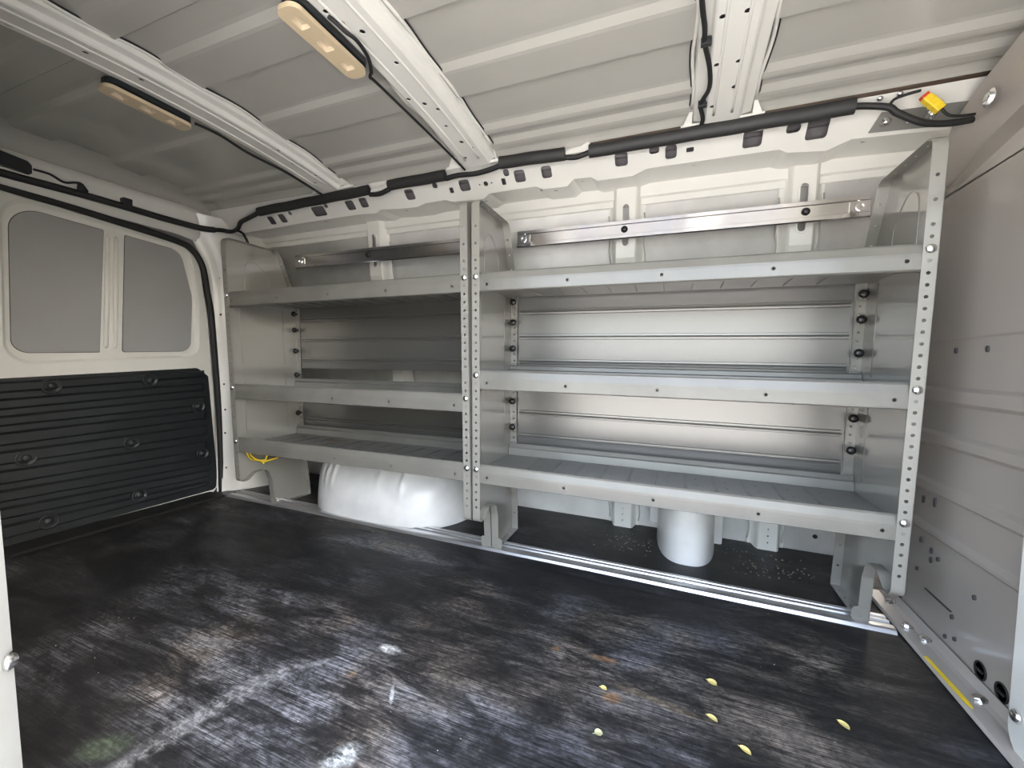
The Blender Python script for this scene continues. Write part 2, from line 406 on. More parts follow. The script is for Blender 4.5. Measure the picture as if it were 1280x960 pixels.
# upper corner, set back along a diagonal fold
def quadstrip(mb, A, B):
    n = mb.add(A); k = len(A); mb.add(B)
    for i in range(k-1): mb.face((n+i, n+i+1, n+k+i+1, n+k+i))
Xf = XB-0.004
fold = [(Xf, 0.335, 1.145), (Xf, 0.225, 1.145), (Xf, 0.10, 1.168), (Xf, 0.0, 1.187), (Xf, -0.20, 1.222), (Xf, -0.60, 1.25), (Xf, -1.03, 1.20)]
mid_ = [(XB+0.020, 0.335, 1.15), (XB+0.020, 0.255, 1.19), (XB+0.020, 0.15, 1.235), (XB+0.020, 0.02, 1.26), (XB+0.02, -0.20, 1.29), (XB+0.02, -0.60, 1.31), (XB+0.02, -1.03, 1.25)]
edge = [(XB-0.012, 0.34, 1.16), (XB-0.012, 0.285, 1.235), (XB-0.012, 0.215, 1.318), (XB-0.012, 0.125, 1.352), (XB-0.012, -0.02, 1.385), (XB-0.012, -0.60, 1.40), (XB-0.012, -1.03, 1.36)]
lip = [(XB+0.004, 0.352, 1.17), (XB+0.004, 0.295, 1.245), (XB+0.004, 0.225, 1.330), (XB+0.004, 0.132, 1.364), (XB+0.004, -0.02, 1.398), (XB+0.004, -0.60, 1.41), (XB+0.004, -1.03, 1.37)]
m = MB(); m.smooth = True
fold2 = [(a+(b-a)*0.82, c+(d-c)*0.82, e+(f-e)*0.82) for (a, c, e), (b, d, f) in zip(mid_, edge)]
quadstrip(m, fold, mid_); quadstrip(m, mid_, fold2); quadstrip(m, fold2, edge); quadstrip(m, edge, lip)
m.smooth = False
# main sheet between the beaded part and the fold
m.prism([(0.335, 1.140), (-1.03, 1.140), (-1.03, 1.20), (-0.60, 1.25), (-0.20, 1.222), (0.0, 1.187), (0.10, 1.168), (0.225, 1.145), (0.335, 1.145)], YZ, Xf, Xf+0.003)
m.build('corner_gusset', GREY_WALL, wr)
m = MB(); m.box(XB+0.075, XB+0.10, -1.10, 0.74, -0.05, 1.43); m.build('light_closure', GREY_WALL, wr)  # unseen panel added to stop sun leaking in past the partition
# rest of the partition towards the near side, behind the walk-through opening's raised frame
m = MB(); m.box(XB+0.03, XB+0.034, -1.06, -0.12, -0.02, 1.26); m.build('side_panel', GREY_WALL, wr)
m = MB()
fr = fillet([(-0.163, 0.0), (-0.163, 1.08), (-0.45, 1.08), (-0.45, 0.0)], [0.05, 0.06, 0.06, 0.02])
m.prism(fr, YZ, XB-0.045, XB+0.03)
m.build('raised_frame', WHITE, wr, bevel=0.008, seg=3)
b = MB(); b.lathe([(0.011, 0), (0.012, 0.003), (0.008, 0.008), (0.001, 0.010)], (XB-0.045, -0.185, 0.075), (-1, 0, 0), 10); b.build('bolt', BOLT, wr)
# floor flange of the partition
m = MB()
m.sheet([(1.176, 0.003), (1.180, 0.008), (1.212, 0.008), (1.224, 0.012), (XB-0.003, 0.028)], 0.003, lambda u, v, w: (u, w, v), -0.42, 0.40)
m.build('floor_flange', GREY_WALL, wr, bevel=0.001)
# square bolts with washers
def hexbolt(parent, p, ax, r=0.011):
    b = MB(); b.lathe([(r*1.6, 0), (r*1.6, 0.0018), (r*1.0, 0.002)], p, ax, 16); b.smooth = False
    b.lathe([(r, 0.002), (r, 0.007), (r*0.85, 0.0085)], p, ax, 6)
    for i in range(len(b.sm)): b.sm[i] = False
    b.build('bolt', BOLT, parent)
hexbolt(wr, (XB-0.012, 0.086, 1.300), (-1, 0, 0.1), 0.012)
for y in (0.33, 0.146, -0.055): hexbolt(wr, (1.213, y, 0.011), (-0.4, 0, 1), 0.009)
hexbolt(wr, (1.20, 0.20, 0.0115), (0, 0, 1), 0.008)
# dark plugged holes and slots pressed into the sheet
for y, z, r in ((-0.003, 0.046, 0.017), (-0.066, 0.044, 0.017)):
    b = MB(); b.lathe([(r*1.15, 0), (r*1.15, 0.002), (r, 0.003), (r*0.9, -0.004)], (XB, y, z), (-1, 0, 0), 20)
    b.box(XB-0.004, XB-0.001, y-r*0.6, y+r*0.6, z-0.003, z+0.003); b.build('rubber_plug', BLACK_RUBBER, wr)
b = MB()
for y, z, w, h in ((0.16, 0.742, 0.004, 0.007), (0.05, 0.742, 0.004, 0.007), (0.255, 0.640, 0.006, 0.005), (0.06, 0.628, 0.004, 0.006), (0.252, 0.345, 0.003, 0.010), (0.20, 0.352, 0.003, 0.012),
                   (0.25, 0.235, 0.003, 0.008), (0.20, 0.225, 0.003, 0.008), (0.20, 0.200, 0.003, 0.008), (0.17, 0.215, 0.004, 0.006), (0.03, 0.19, 0.004, 0.006), (0.26, 0.15, 0.003, 0.005),
                   (0.10, 0.105, 0.004, 0.006), (0.085, 0.060, 0.004, 0.005), (0.12, 0.045, 0.004, 0.005)):
    b.prism(circ(y, z, h, 8, ru=w), YZ, XB-0.0075 if 0.6 < z < 0.65 else XB-0.0045, XB+0.001)
b.prism([(0.215, 0.118), (0.105, 0.116), (0.105, 0.114), (0.215, 0.116)], YZ, XB-0.0045, XB)
b.build('slot', DARK, wr)
# yellow strip lying on the floor flange
m = MB()
m.prism([(0.066, 1.177), (0.070, 1.184), (-0.072, 1.189), (-0.091, 1.186), (-0.078, 1.180)], lambda u, v, w: (v, u, w), 0.0115, 0.0135)
m.box(1.179, 1.184, 0.050, 0.056, 0.0135, 0.014); m.box(1.181, 1.186, -0.07, -0.064, 0.0135, 0.014)
tag(m.build('yellow_strip', YELLOW), 'narrow pointed yellow plastic strip lying along the foot of the grey partition', 'strip')

# ------------------------------------------------------------------ rear end: header, corner pillar, door
XD = -1.56
m = MB()
hp = [(1.245, 0.015), (1.262, 0.030), (1.300, 0.045), (1.345, 0.030), (1.372, 0.034), (1.376, 0.0)]
rows = []
for i in range(30):
    y = -1.05+i*1.215/29
    dx = 0.05*min(1, max(0, (y+0.6)/0.8)); dz = -0.04*max(0, (y-0.02)/0.3) if y > 0.02 else 0
    dz2 = 0.012 if y < -0.3 else 0.0
    tp_ = min(1.0, max(0.0, (0.165-y)/0.10))**0.5
    rows.append([(XD+(d+dx*(0.6 if z > 1.3 else 0.2))*tp_, y, z+(dz if z < 1.3 else 0)) for z, d in hp])
m.grid(rows)
wl = struct(m.build('wall_left', WHITE)); m = MB()
# corner pillar from the header to the floor
pr = [(0.192, 0.0), (0.205, 0.018), (0.222, 0.022), (0.240, 0.045), (0.30, 0.075), (0.37, 0.10), (0.50, 0.11)]
rows = []
zz = [0.0, 0.15, 0.35, 0.55, 0.75, 0.95, 1.05, 1.13, 1.19, 1.25, 1.31, 1.36]
for z in zz:
    sh = -0.030*max(0, (z-0.45)/0.8) if z < 1.1 else -0.025-0.7*(z-1.1)**1.15
    k = 1.0 if z > 0.12 else 1.25
    rows.append([(XD+d*k+0.008, y+sh*(1-min(1, (y-0.19)/0.2)*0.7), z) for y, d in pr])
m.grid(rows)
m.build('corner_pillar', WHITE, wl)
b = MB()
for y, z in ((0.208, 1.08), (0.21, 0.90), (0.222, 0.55), (0.226, 0.42), (0.224, 0.30), (0.228, 0.12)):
    b.prism(circ(y-0.004, z, 0.005, 8, ru=0.004), YZ, XD+0.031, XD+0.036)
b.build('hole', DARK, wl)
# unseen back closure behind pillar and header, raised to stop a light leak
m = MB(); m.box(XD-0.12, XD-0.10, -1.08, 0.70, -0.02, 1.50); m.build('light_closure', WHITE, wl)

# door: lower frame with a recessed blank window
m = MB()
outer = fillet([(-0.56, 0.0), (0.192, 0.0), (0.188, 0.47), (0.165, 0.87), (0.128, 1.13), (0.075, 1.215), (-0.10, 1.236), (-0.56, 1.265)], [0, 0.02, 0, 0.2, 0.05, 0.05, 0, 0], 4)
outer = outer[:]
rec = fillet([(-0.508, 0.642), (0.122, 0.688), (0.128, 0.95), (0.088, 1.205), (-0.505, 1.236)], [0.07, 0.06, 0.3, 0.07, 0.08], 8)
m.plate(outer, [rec], YZ, XD-0.012, XD)
m.smooth = True
def rk(k, x): return [(x, -0.19+(y+0.19)*k, 0.945+(z-0.945)*k) for y, z in rec+rec[:1]]
m.grid([rk(1.0, XD), rk(0.990, XD-0.002), rk(0.970, XD-0.013), rk(0.960, XD-0.0155), rk(0.90, XD-0.016)])
m.smooth = False
door = struct(m.build('door_1', WHITE, bevel=0.006, seg=3, angle=50))
m = MB()
# recess floor with the two pressed vertical ribs between the blanks
m.prism([(-0.18+(y+0.18)*1.0, z) for y, z in rec], YZ, XD-0.022, XD-0.016)
for (y0, z0, y1, z1) in ((-0.224, 0.725, -0.210, 1.165), (-0.195, 0.725, -0.182, 1.165)):
    m.tube([(XD-0.016, y0, z0-0.012), (XD-0.014, y0, z0), (XD-0.013, (y0+y1)/2, (z0+z1)/2), (XD-0.014, y1, z1), (XD-0.016, y1, z1+0.012)], [0.002, 0.008, 0.009, 0.008, 0.002], 10)
m.build('window_recess', WHITE, door)
A = fillet([(-0.484, 0.686), (-0.245, 0.697), (-0.222, 1.190), (-0.478, 1.204)], [0.045, 0.004, 0.006, 0.08], 8)
B = fillet([(-0.170, 0.700), (0.092, 0.713), (0.104, 0.97), (0.056, 1.178), (-0.152, 1.191)], [0.010, 0.05, 0.25, 0.06, 0.008], 8)
for P in (A, B):
    cu = sum(p[0] for p in P)/len(P); cv = sum(p[1] for p in P)/len(P)
    k = MB(); k.prism([(cu+(u-cu)*1.012, cv+(v-cv)*1.007) for u, v in P], YZ, XD-0.0158, XD-0.0150); k.build('panel_gap', BLACK_RUBBER, door)
    k = MB(); k.prism(P, YZ, XD-0.016, XD-0.0125); k.build('window_blank', BLANK, door, bevel=0.0015)
# black ribbed lower trim panel
m = MB()
tp = fillet([(-0.60, 0.008), (0.188, 0.016), (0.194, 0.10), (0.158, 0.592), (0.110, 0.632), (-0.60, 0.592)], [0, 0.02, 0, 0.02, 0.03, 0])
m.prism(tp, YZ, XD, XD+0.008)
def zline(za, zb_, y): return za+(zb_-za)*(y+0.52)/0.69
bands = [(0.545, 0.585, 0.588, 0.622), (0.487, 0.527, 0.522, 0.560), (0.43, 0.468, 0.449, 0.497), (0.362, 0.410, 0.380, 0.427), (0.296, 0.345, 0.300, 0.352), (0.228, 0.278, 0.222, 0.272), (0.165, 0.21, 0.148, 0.192), (0.105, 0.148, 0.085, 0.125), (0.035, 0.085, 0.045, 0.070)]
for i, (l0, l1, r0, r1) in enumerate(bands):
    ya, yb = -0.60, 0.150 - (0.01 if i < 2 else 0) + (0.02 if i > 5 else 0)
    q = [(ya, zline(l0, r0, ya)), (yb, zline(l0, r0, yb)), (yb, zline(l1, r1, yb)), (ya, zline(l1, r1, ya))]
    cz = sum(p[1] for p in q)/4
    n = m.add([(XD+0.008, u, v) for u, v in q]); m.add([(XD+0.019, u-(0.02 if u > 0 else 0), v+(0.008 if v < zline((l0+l1)/2, (r0+r1)/2, u) else -0.008)) for u, v in q])
    m.face((n+4, n+5, n+6, n+7))
    for a in range(4): m.face((n+a, n+(a+1) % 4, n+4+(a+1) % 4, n+4+a))
trim = m.build('trim_panel', BLACK_PLASTIC, door, bevel=0.0025)
trim['label'] = 'black ribbed plastic lower panel'
for y, z in ((-0.397, 0.567), (-0.089, 0.579), (0.108, 0.444), (-0.160, 0.314), (-0.468, 0.311), (0.122, 0.213), (-0.137, 0.080), (-0.417, 0.062)):
    b = MB(); b.lathe([(0.030, 0.0), (0.030, 0.010), (0.027, 0.0125), (0.023, 0.011), (0.020, 0.007), (0.014, 0.007), (0.013, 0.012), (0.008, 0.015), (0.001, 0.0155)], (XD+0.008, y, z), (1, 0, 0), 24)
    b.build('fastener', BLACK_PLASTIC, trim)
# black weather seal round the doorway
m = MB()
sp_ = catmull([(XD+0.012, -0.60, 1.268), (XD+0.012, -0.50, 1.250), (XD+0.014, -0.342, 1.242), (XD+0.016, -0.148, 1.228), (XD+0.018, 0.02, 1.213), (XD+0.018, 0.085, 1.192), (XD+0.017, 0.133, 1.125), (XD+0.016, 0.155, 1.0), (XD+0.016, 0.174, 0.87), (XD+0.016, 0.199, 0.47), (XD+0.016, 0.207, 0.20), (XD+0.016, 0.209, 0.0)], 6)
m.tube(sp_, 0.0135, 10)
tag(m.build('door_seal', BLACK_RUBBER), 'black rubber weather seal running round the rear door opening', 'seal')

# black conduit under the rear header, its box and clips
m = MB()
cond = catmull([(-1.515, -0.62, 1.288), (-1.512, -0.50, 1.285), (-1.505, -0.35, 1.288), (-1.497, -0.20, 1.287), (-1.49, -0.05, 1.284), (-1.47, 0.08, 1.282), (-1.452, 0.135, 1.288)], 6)
m.tube(cond, 0.013, 10)
hc = m.build('header_conduit', BLACK_RUBBER); tag(hc, 'thick black wiring conduit crossing the white header above the rear door', 'conduit')
b = MB(); b.box(-1.515, -1.485, -0.195, -0.165, 1.290, 1.322); b.build('clip', BLACK_PLASTIC, hc, bevel=0.003)
b = MB(); b.prism([(-0.325, 1.298), (-0.300, 1.296), (-0.296, 1.305), (-0.312, 1.328), (-0.322, 1.326)], YZ, -1.515, -1.495); b.build('clip', BLACK_PLASTIC, hc, bevel=0.002)
b = MB(); b.tube(catmull([(-1.50, -0.440, 1.325), (-1.50, -0.40, 1.326), (-1.498, -0.365, 1.312), (-1.495, -0.335, 1.322), (-1.495, -0.318, 1.324), (-1.497, -0.31, 1.305)], 6), 0.004, 6); b.build('wire', BLACK_RUBBER, hc)
m = MB(); m.prism(fillet([(-0.62, 1.312), (-0.445, 1.304), (-0.445, 1.335), (-0.455, 1.346), (-0.62, 1.365)], [0, 0.006, 0.006, 0.01, 0]), YZ, -1.53, -1.495)
tag(m.build('control_box', BLACK_PLASTIC, bevel=0.003), 'flat black box on the header above the rear door, at the end of the conduit', 'box')
m = MB()
m.tube(catmull([(-1.452, 0.135, 1.288), (-1.45, 0.165, 1.296), (-1.43, 0.20, 1.298), (-1.38, 0.195, 1.305), (-1.33, 0.175, 1.322), (-1.28, 0.165, 1.328), (-1.22, 0.155, 1.334), (-1.165, 0.145, 1.341)], 6), 0.0095, 8)
hw = m.build('corner_harness', BLACK_RUBBER); tag(hw, 'black taped wiring harness curving round the rear corner above the left shelf unit', 'cable')
b = MB(); b.tube(catmull([(-1.40, 0.197, 1.302), (-1.365, 0.205, 1.288), (-1.345, 0.21, 1.262), (-1.335, 0.215, 1.235)], 6), 0.006, 8); b.build('branch', BLACK_RUBBER, hw)

# ------------------------------------------------------------------ perforated roof rail along the far wall
DV = Vector((0, 1, -1)).normalized(); NV = Vector((0, -1, -1)).normalized()
def RP(u, v, w): return (u, 0.165+DV.y*v+NV.y*w, 1.380+DV.z*v+NV.z*w)
E_ = [(-1.6, 0.115), (-1.433, 0.111), (-1.39, 0.112), (-1.214, 0.109), (-0.95, 0.103), (-0.791, 0.102), (-0.675, 0.102), (-0.591, 0.107), (-0.562, 0.094), (-0.473, 0.102), (-0.39, 0.105), (-0.343, 0.095), (-0.252, 0.093), (-0.228, 0.104), (-0.096, 0.11), (-0.064, 0.093), (0.117, 0.092), (0.141, 0.105), (0.228, 0.107), (0.253, 0.086), (0.313, 0.088), (0.333, 0.103), (0.447, 0.103), (0.492, 0.087), (0.617, 0.087), (0.854, 0.088), (0.876, 0.1), (0.97, 0.110), (1.022, 0.088), (1.249, 0.1), (1.33, 0.11)]
SL = [(-1.196, 0.053, -1.159, 0.093), (-1.125, 0.05, -1.086, 0.091), (-0.914, 0.042, -0.842, 0.085), (-0.722, 0.039, -0.678, 0.08), (-0.648, 0.037, -0.609, 0.077), (-0.418, 0.033, -0.377, 0.074), (-0.175, 0.031, -0.132, 0.072), (0.046, 0.029, 0.086, 0.07), (0.146, 0.03, 0.182, 0.07), (0.394, 0.026, 0.434, 0.068), (0.546, 0.028, 0.579, 0.068), (0.757, 0.024, 0.806, 0.071), (0.911, 0.022, 0.962, 0.075)]
SQ = [(-0.221, 0.051, -0.204, 0.072), (0.606, 0.044, 0.627, 0.057), (-0.006, 0.048, 0.010, 0.071)]
NT = [(-1.054, 0.044, -1.034, 0.062), (-0.837, 0.037, -0.816, 0.055), (-0.286, 0.025, -0.264, 0.045), (0.008, 0.019, 0.03, 0.043), (0.499, 0.023, 0.528, 0.046), (0.862, 0.026, 0.896, 0.049)]
m = MB()
outer = [(-1.60, -0.012), (1.33, -0.012)]+[(u, v) for u, v in reversed(E_)]
holes = [rrect(a, c, b_, d, 0.009) for a, b_, c, d in SL]+[rrect(a, c, b_, d, 0.002, 1) for a, b_, c, d in SQ]+[rrect(a, c, b_, d, 0.008, 3) for a, b_, c, d in NT]
holes += [circ(-0.068, 0.057, 0.009, 12), circ(-0.093, 0.057, 0.0035, 8), circ(-0.045, 0.057, 0.0035, 8)]
m.plate(outer, holes, RP, 0.0, -0.0025)
# underside flange going back to the wall, following the wavy lower edge
n = m.add([RP(u, v, 0) for u, v in E_]); k = len(E_)
m.add([(u, 0.375, RP(u, v, 0)[2]+0.014) for u, v in E_])
for i in range(k-1): m.face((n+i, n+i+1, n+k+i+1, n+k+i))
# top flange up to the roof skin
m.cur = 1
for u, v in ((-0.46, 0.0), (-0.10, 0.0), (0.13, 0.0), (0.18, 0.0), (0.28, 0.0), (0.63, 0.0), (-0.9, 0), (1.06, 0)):
    e = lerp(E_, u); p = RP(u, e, 0); m.prism(circ(u, p[1]+0.03, 0.004, 8, ru=0.008), lambda a, c, w, z=p[2]: (a, c, z+0.003+w), 0, 0.002)
rail = m.build('roof_rail', [WHITE, DARK], bevel=0.0)
tag(rail, 'long white perforated roof rail running along the top of the far wall', 'rail')
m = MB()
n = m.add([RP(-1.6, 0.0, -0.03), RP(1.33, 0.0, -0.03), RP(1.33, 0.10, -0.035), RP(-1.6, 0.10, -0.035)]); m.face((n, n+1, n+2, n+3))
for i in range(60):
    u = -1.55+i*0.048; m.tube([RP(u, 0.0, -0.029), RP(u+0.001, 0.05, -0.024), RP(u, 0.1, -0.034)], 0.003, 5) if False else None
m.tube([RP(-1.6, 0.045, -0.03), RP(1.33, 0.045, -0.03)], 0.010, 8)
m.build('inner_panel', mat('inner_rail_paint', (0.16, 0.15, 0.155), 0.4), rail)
# strip of wall reinforcement just under the rail, with its two pressed edges
m = MB()
m.sheet([(0.372, 1.335), (0.377, 1.292), (0.386, 1.288), (0.388, 1.268), (0.397, 1.266)], 0.003, YZ, -1.50, 1.30)
struct(m.build('trim_3', WHITE, bevel=0.001))

# wall posts: hat-section pillars with a long slot near the top
YP = [(-0.02, 0.604), (0.30, 0.592), (0.70, 0.53), (1.0, 0.405), (1.08, 0.375), (1.33, 0.350)]
def wall_post(x, w, lab, slot=True, zb=0.0):
    m = MB(); h = w/2; rows = []
    zs = [zb+i*(1.33-zb)/20 for i in range(21)]
    for z in zs:
        y = lerp(YP, z); yw = lerp(YW, z)-0.004
        rows.append([(x-h-0.028, yw, z), (x-h-0.014, yw-0.001, z), (x-h-0.006, y+0.012, z), (x-h, y+0.002, z), (x-h+0.003, y, z)])
    m.grid(rows)
    m.grid([[(2*x-p[0], p[1], p[2]) for p in r_] for r_ in rows])
    m.smooth = False
    def fn(u, v, w_): return (x+u, lerp(YP, v)+w_, v)
    H = []
    if slot: H.append(rrect(-0.0105, 0.0105, 1.12, 1.262, 0.0105, 5))
    # face in short pieces so it follows the wall
    zsf = [zb, max(0.3, zb+0.02), 0.5, 0.7, 0.85, 1.0, 1.08]
    for a, b_ in zip(zsf, zsf[1:]):
        hs = [circ(0, 0.03+i*0.026, 0.003, 8) for i in range(6)] if a == 0 else []
        m.plate([(-h+0.003, a), (h-0.003, a), (h-0.003, b_), (-h+0.003, b_)], hs, fn, 0, 0.002)
    m.plate([(-h+0.003, 1.08), (h-0.003, 1.08), (h-0.003, 1.325), (-h+0.003, 1.325)], H, fn, 0, 0.002)
    o = m.build('wall_post', WHITE)
    if slot:
        b = MB(); b.plate(rrect(-0.016, 0.016, 1.115, 1.268, 0.016, 5), [rrect(-0.0108, 0.0108, 1.12, 1.262, 0.0105, 5)], fn, -0.003, 0.001); b.build('slot_rim', WHITE, o, bevel=0.001)
    # wavy seam sealer down both flanges
    b = MB()
    for s_ in (-1, 1):
        P = [(x+s_*(h+0.026+0.003*math.sin(z*55+x*9+s_)), lerp(YW, z)-0.006, z) for z in [zb+0.02+i*0.02 for i in range(int((1.25-zb)/0.02))]]
        b.tube(P, 0.0028, 5)
    b.build('sealer_bead', SEALER, o)
    return tag(o, lab, 'post', 'white slotted posts on the far wall')
wall_post(0.415, 0.072, 'white slotted wall post behind the middle of the larger shelf unit')
wall_post(0.950, 0.066, 'white slotted wall post behind the larger shelf unit, nearest the grey partition')
wall_post(-0.705, 0.072, 'white slotted wall post behind the smaller rear shelf unit', zb=0.315)
# small rubber grommet and screws low on the wall
b = MB(); b.lathe([(0.008, 0), (0.008, 0.003), (0.005, 0.007), (0.001, 0.008)], (1.11, 0.648, 0.065), (0, -1, 0), 10)
tag(b.build('wall_plug', BLACK_RUBBER), 'small black plug in the white wall under the larger shelf unit', 'plug')

# ------------------------------------------------------------------ roof bows
def roof_bow(x, hw, fw, lab, holes, xe=0.0):
    m = MB(); zf = 1.374; h = fw
    y0, y1 = -0.98, 0.142
    N = 14; ys = [y0+(y1-y0)*i/N for i in range(N+1)]
    ysn = []
    for y in ys:                                  # keep the segment joints clear of the holes
        for hy, v, r in holes:
            if abs(hy-y) < 0.012: y = hy+0.0125
        ysn.append(y)
    for ya, yb in zip(ysn, ysn[1:]):
        hs = [circ(y, v, r*1.25, 9) for y, v, r in holes if ya < y < yb]
        fn = lambda u, v, w: (x+v, u, zf+crown(u)+w)
        m.plate([(ya, -h), (yb, -h), (yb, h), (ya, h)], hs, fn, 0, 0.002)
    for s_ in (-1, 1):
        P = [(s_*h, 0), (s_*(h+0.004), 0.003), (s_*(h+0.009), 0.014), (s_*(h+0.013), 0.016), (s_*(hw-0.004), 0.020), (s_*hw, 0.034)]
        n = [m.add([(x+u, y, zf+z+crown(y)) for u, z in P]) for y in ysn]
        for a, b in zip(n, n[1:]):
            for k in range(len(P)-1): m.face((a+k, a+k+1, b+k+1, b+k))
        # pressed bead along the face
        m.tube([(x+s_*h*0.55, y, zf+0.0003+crown(y)) for y in ysn[:-1]]+[(x+s_*h*0.55, y1-0.04, zf+crown(y1-0.04))], 0.0035, 8)
    # end plate that lands on the roof rail, with its gussets
    m.prism([(-hw-0.030, 1.3785), (hw+0.030, 1.3785), (hw+0.030, 1.3865), (-hw-0.030, 1.3865)], lambda u, v, w: (x+xe+u, 0.138+w, v), 0.0, 0.010)
    for s_ in (-1, 1):
        n = m.add([(x+s_*hw, 0.146, zf+0.006), (x+xe+s_*(hw+0.028), 0.146, zf+0.006), (x+s_*hw, 0.100, zf+0.044)]); m.face((n, n+1, n+2))
    o = m.build('roof_bow', WHITE)
    b = MB()
    for s_ in (-1, 1):
        P = [(x+s_*(hw+0.004+0.0035*math.sin(y*26+x*5)), y, ZR+crown(y)-0.007-0.003*math.sin(y*26)) for y in [-0.96+i*0.02 for i in range(54)]]
        b.tube(P, 0.0045, 6)
    b.build('sealer_bead', WHITE, o)
    b = MB()
    for s_ in (-1, 1):
        b.tube([(x+s_*(hw+0.0095+0.0035*math.sin(y*26+x*5)), y, ZR+crown(y)-0.005-0.002*math.sin(y*26)) for y in [-0.96+i*0.02 for i in range(54)]], 0.0024, 5)
    b.build('seam_gap', BLACK_RUBBER, o)
    b = MB()
    n = [b.add([(x-h*0.9, y, zf+0.011+crown(y)), (x+h*0.9, y, zf+0.011+crown(y))]) for y in ysn]
    for a, c in zip(n, n[1:]): b.face((a, a+1, c+1, c))
    b.build('inner_web', DARK, o)
    return tag(o, lab, 'roof beam', 'white pressed roof bows across the ceiling')
roof_bow(0.694, 0.076, 0.040, 'widest-looking white roof beam, with a black cable along it, nearest the grey partition', [(-0.205, -0.030, 0.0055), (-0.204, 0.016, 0.0055), (-0.073, -0.030, 0.005), (-0.070, 0.016, 0.005), (0.012, 0.018, 0.006), (0.069, -0.028, 0.005), (-0.34, -0.03, 0.005), (-0.33, 0.018, 0.005), (-0.5, 0.0, 0.006)])
roof_bow(-0.072, 0.072, 0.046, 'middle white roof beam, the one with the nearer dome light beside it', [(-0.60, -0.02, 0.005), (-0.497, -0.034, 0.005), (-0.462, -0.024, 0.005), (-0.427, 0.0, 0.0055), (-0.323, 0.012, 0.005), (-0.202, -0.040, 0.005), (-0.172, -0.008, 0.0055), (-0.141, 0.016, 0.005), (-0.069, 0.0, 0.0045), (0.013, 0.008, 0.006), (0.048, 0.028, 0.0045), (0.09, -0.02, 0.005)], -0.02)
roof_bow(-0.745, 0.076, 0.046, 'white roof beam farthest toward the rear doors, behind the farther dome light', [(-0.724, -0.034, 0.0055), (-0.614, 0.004, 0.005), (-0.505, 0.008, 0.005), (-0.415, 0.018, 0.0045), (-0.309, 0.024, 0.0045), (-0.128, 0.040, 0.005), (-0.050, 0.016, 0.005), (0.034, 0.036, 0.0045), (0.075, -0.01, 0.005)], 0.015)

# dome lights
def dome_light(x, y0, y1, lab):
    t = thing('dome_light', lab, 'ceiling light', (x, (y0+y1)/2, 1.388), 'tan dome lights on the roof beams')
    L2 = (y1-y0)/2; w = 0.028
    b = MB(); b.prism(rrect(-w*0.92, w*0.92, -L2*0.97, L2*0.97, 0.020, 5), lambda u, v, ww: (u+0.006, v, ww), 0.010, 0.024); b.build('housing', BLACK_PLASTIC, t, bevel=0.003)
    b = MB()
    wins = [(-0.62, 0.28), (-0.02, 0.30), (0.60, 0.24)]
    hs = [rrect(-0.013, 0.013, L2*(c-h_*0.52), L2*(c+h_*0.52), 0.004, 3) for c, h_ in wins]
    b.plate(rrect(-w, w, -L2, L2, 0.021, 6), hs, lambda u, v, ww: (u, v, ww), -0.004, 0.006); bz = b.build('bezel', TAN, t, bevel=0.002)
    for c, h_ in wins:
        k = MB()
        a0, a1 = L2*(c-h_*0.52), L2*(c+h_*0.52)
        n = k.add([(-0.012, a0, -0.003), (0.012, a0, -0.003), (0.012, a1, -0.003), (-0.012, a1, -0.003), (-0.009, a0+0.006, 0.008), (0.009, a0+0.006, 0.008), (0.009, a1-0.004, 0.003), (-0.009, a1-0.004, 0.003)])
        for q in ((0,1,5,4),(1,2,6,5),(2,3,7,6),(3,0,4,7),(4,5,6,7)): k.face([n+i for i in q])
        k.build('lens', TAN_LENS, bz)
    return t
dome_light(-0.151, -0.562, -0.346, 'tan three-window dome light beside the middle roof beam')
dome_light(-0.822, -0.552, -0.342, 'tan three-window dome light near the rear doors, in the darker part of the ceiling')
m = MB(); m.tube(catmull([(-0.109, -0.488, 1.412), (-0.101, -0.470, 1.406), (-0.095, -0.455, 1.401), (-0.088, -0.425, 1.400), (-0.100, -0.375, 1.399), (-0.132, -0.328, 1.404)], 6), 0.0045, 8)
m.tube(catmull([(-0.132, -0.328, 1.404), (-0.153, -0.308, 1.410), (-0.151, -0.290, 1.410), (-0.147, -0.172, 1.405), (-0.139, -0.044, 1.395), (-0.132, 0.042, 1.386), (-0.121, 0.143, 1.370)], 6), 0.0038, 8)
tag(m.build('light_cable', BLACK_RUBBER), 'thin black cable looping from the nearer dome light along the middle roof beam', 'cable')
m = MB(); m.tube(catmull([(-0.815, -0.328, 1.410), (-0.812, -0.303, 1.411), (-0.814, -0.243, 1.412), (-0.812, -0.16, 1.400), (-0.794, -0.05, 1.390), (-0.797, 0.03, 1.386), (-0.784, 0.143, 1.366)], 6), 0.0045, 8)
tag(m.build('light_cable', BLACK_RUBBER), 'thin black cable along the rear roof beam beside the farther dome light', 'cable')
m = MB(); m.tube(catmull([(0.610, -0.60, 1.425), (0.615, -0.40, 1.425), (0.622, -0.255, 1.420), (0.632, -0.179, 1.414), (0.634, -0.142, 1.409), (0.649, -0.072, 1.399), (0.653, -0.005, 1.391), (0.637, 0.055, 1.390), (0.645, 0.110, 1.381), (0.642, 0.134, 1.376), (0.641, 0.137, 1.366)], 6), 0.0055, 8)
bc = m.build('bow_cable', BLACK_RUBBER); tag(bc, 'black cable winding down the left edge of the widest-looking roof beam', 'cable')
b = MB()
for x, y, z in ((0.634, -0.145, 1.409), (0.638, 0.055, 1.389)):
    b = MB(); b.box(x-0.008, x+0.014, y-0.006, y+0.006, z-0.008, z+0.008); b.build('clip', BLACK_PLASTIC, bc, bevel=0.001)

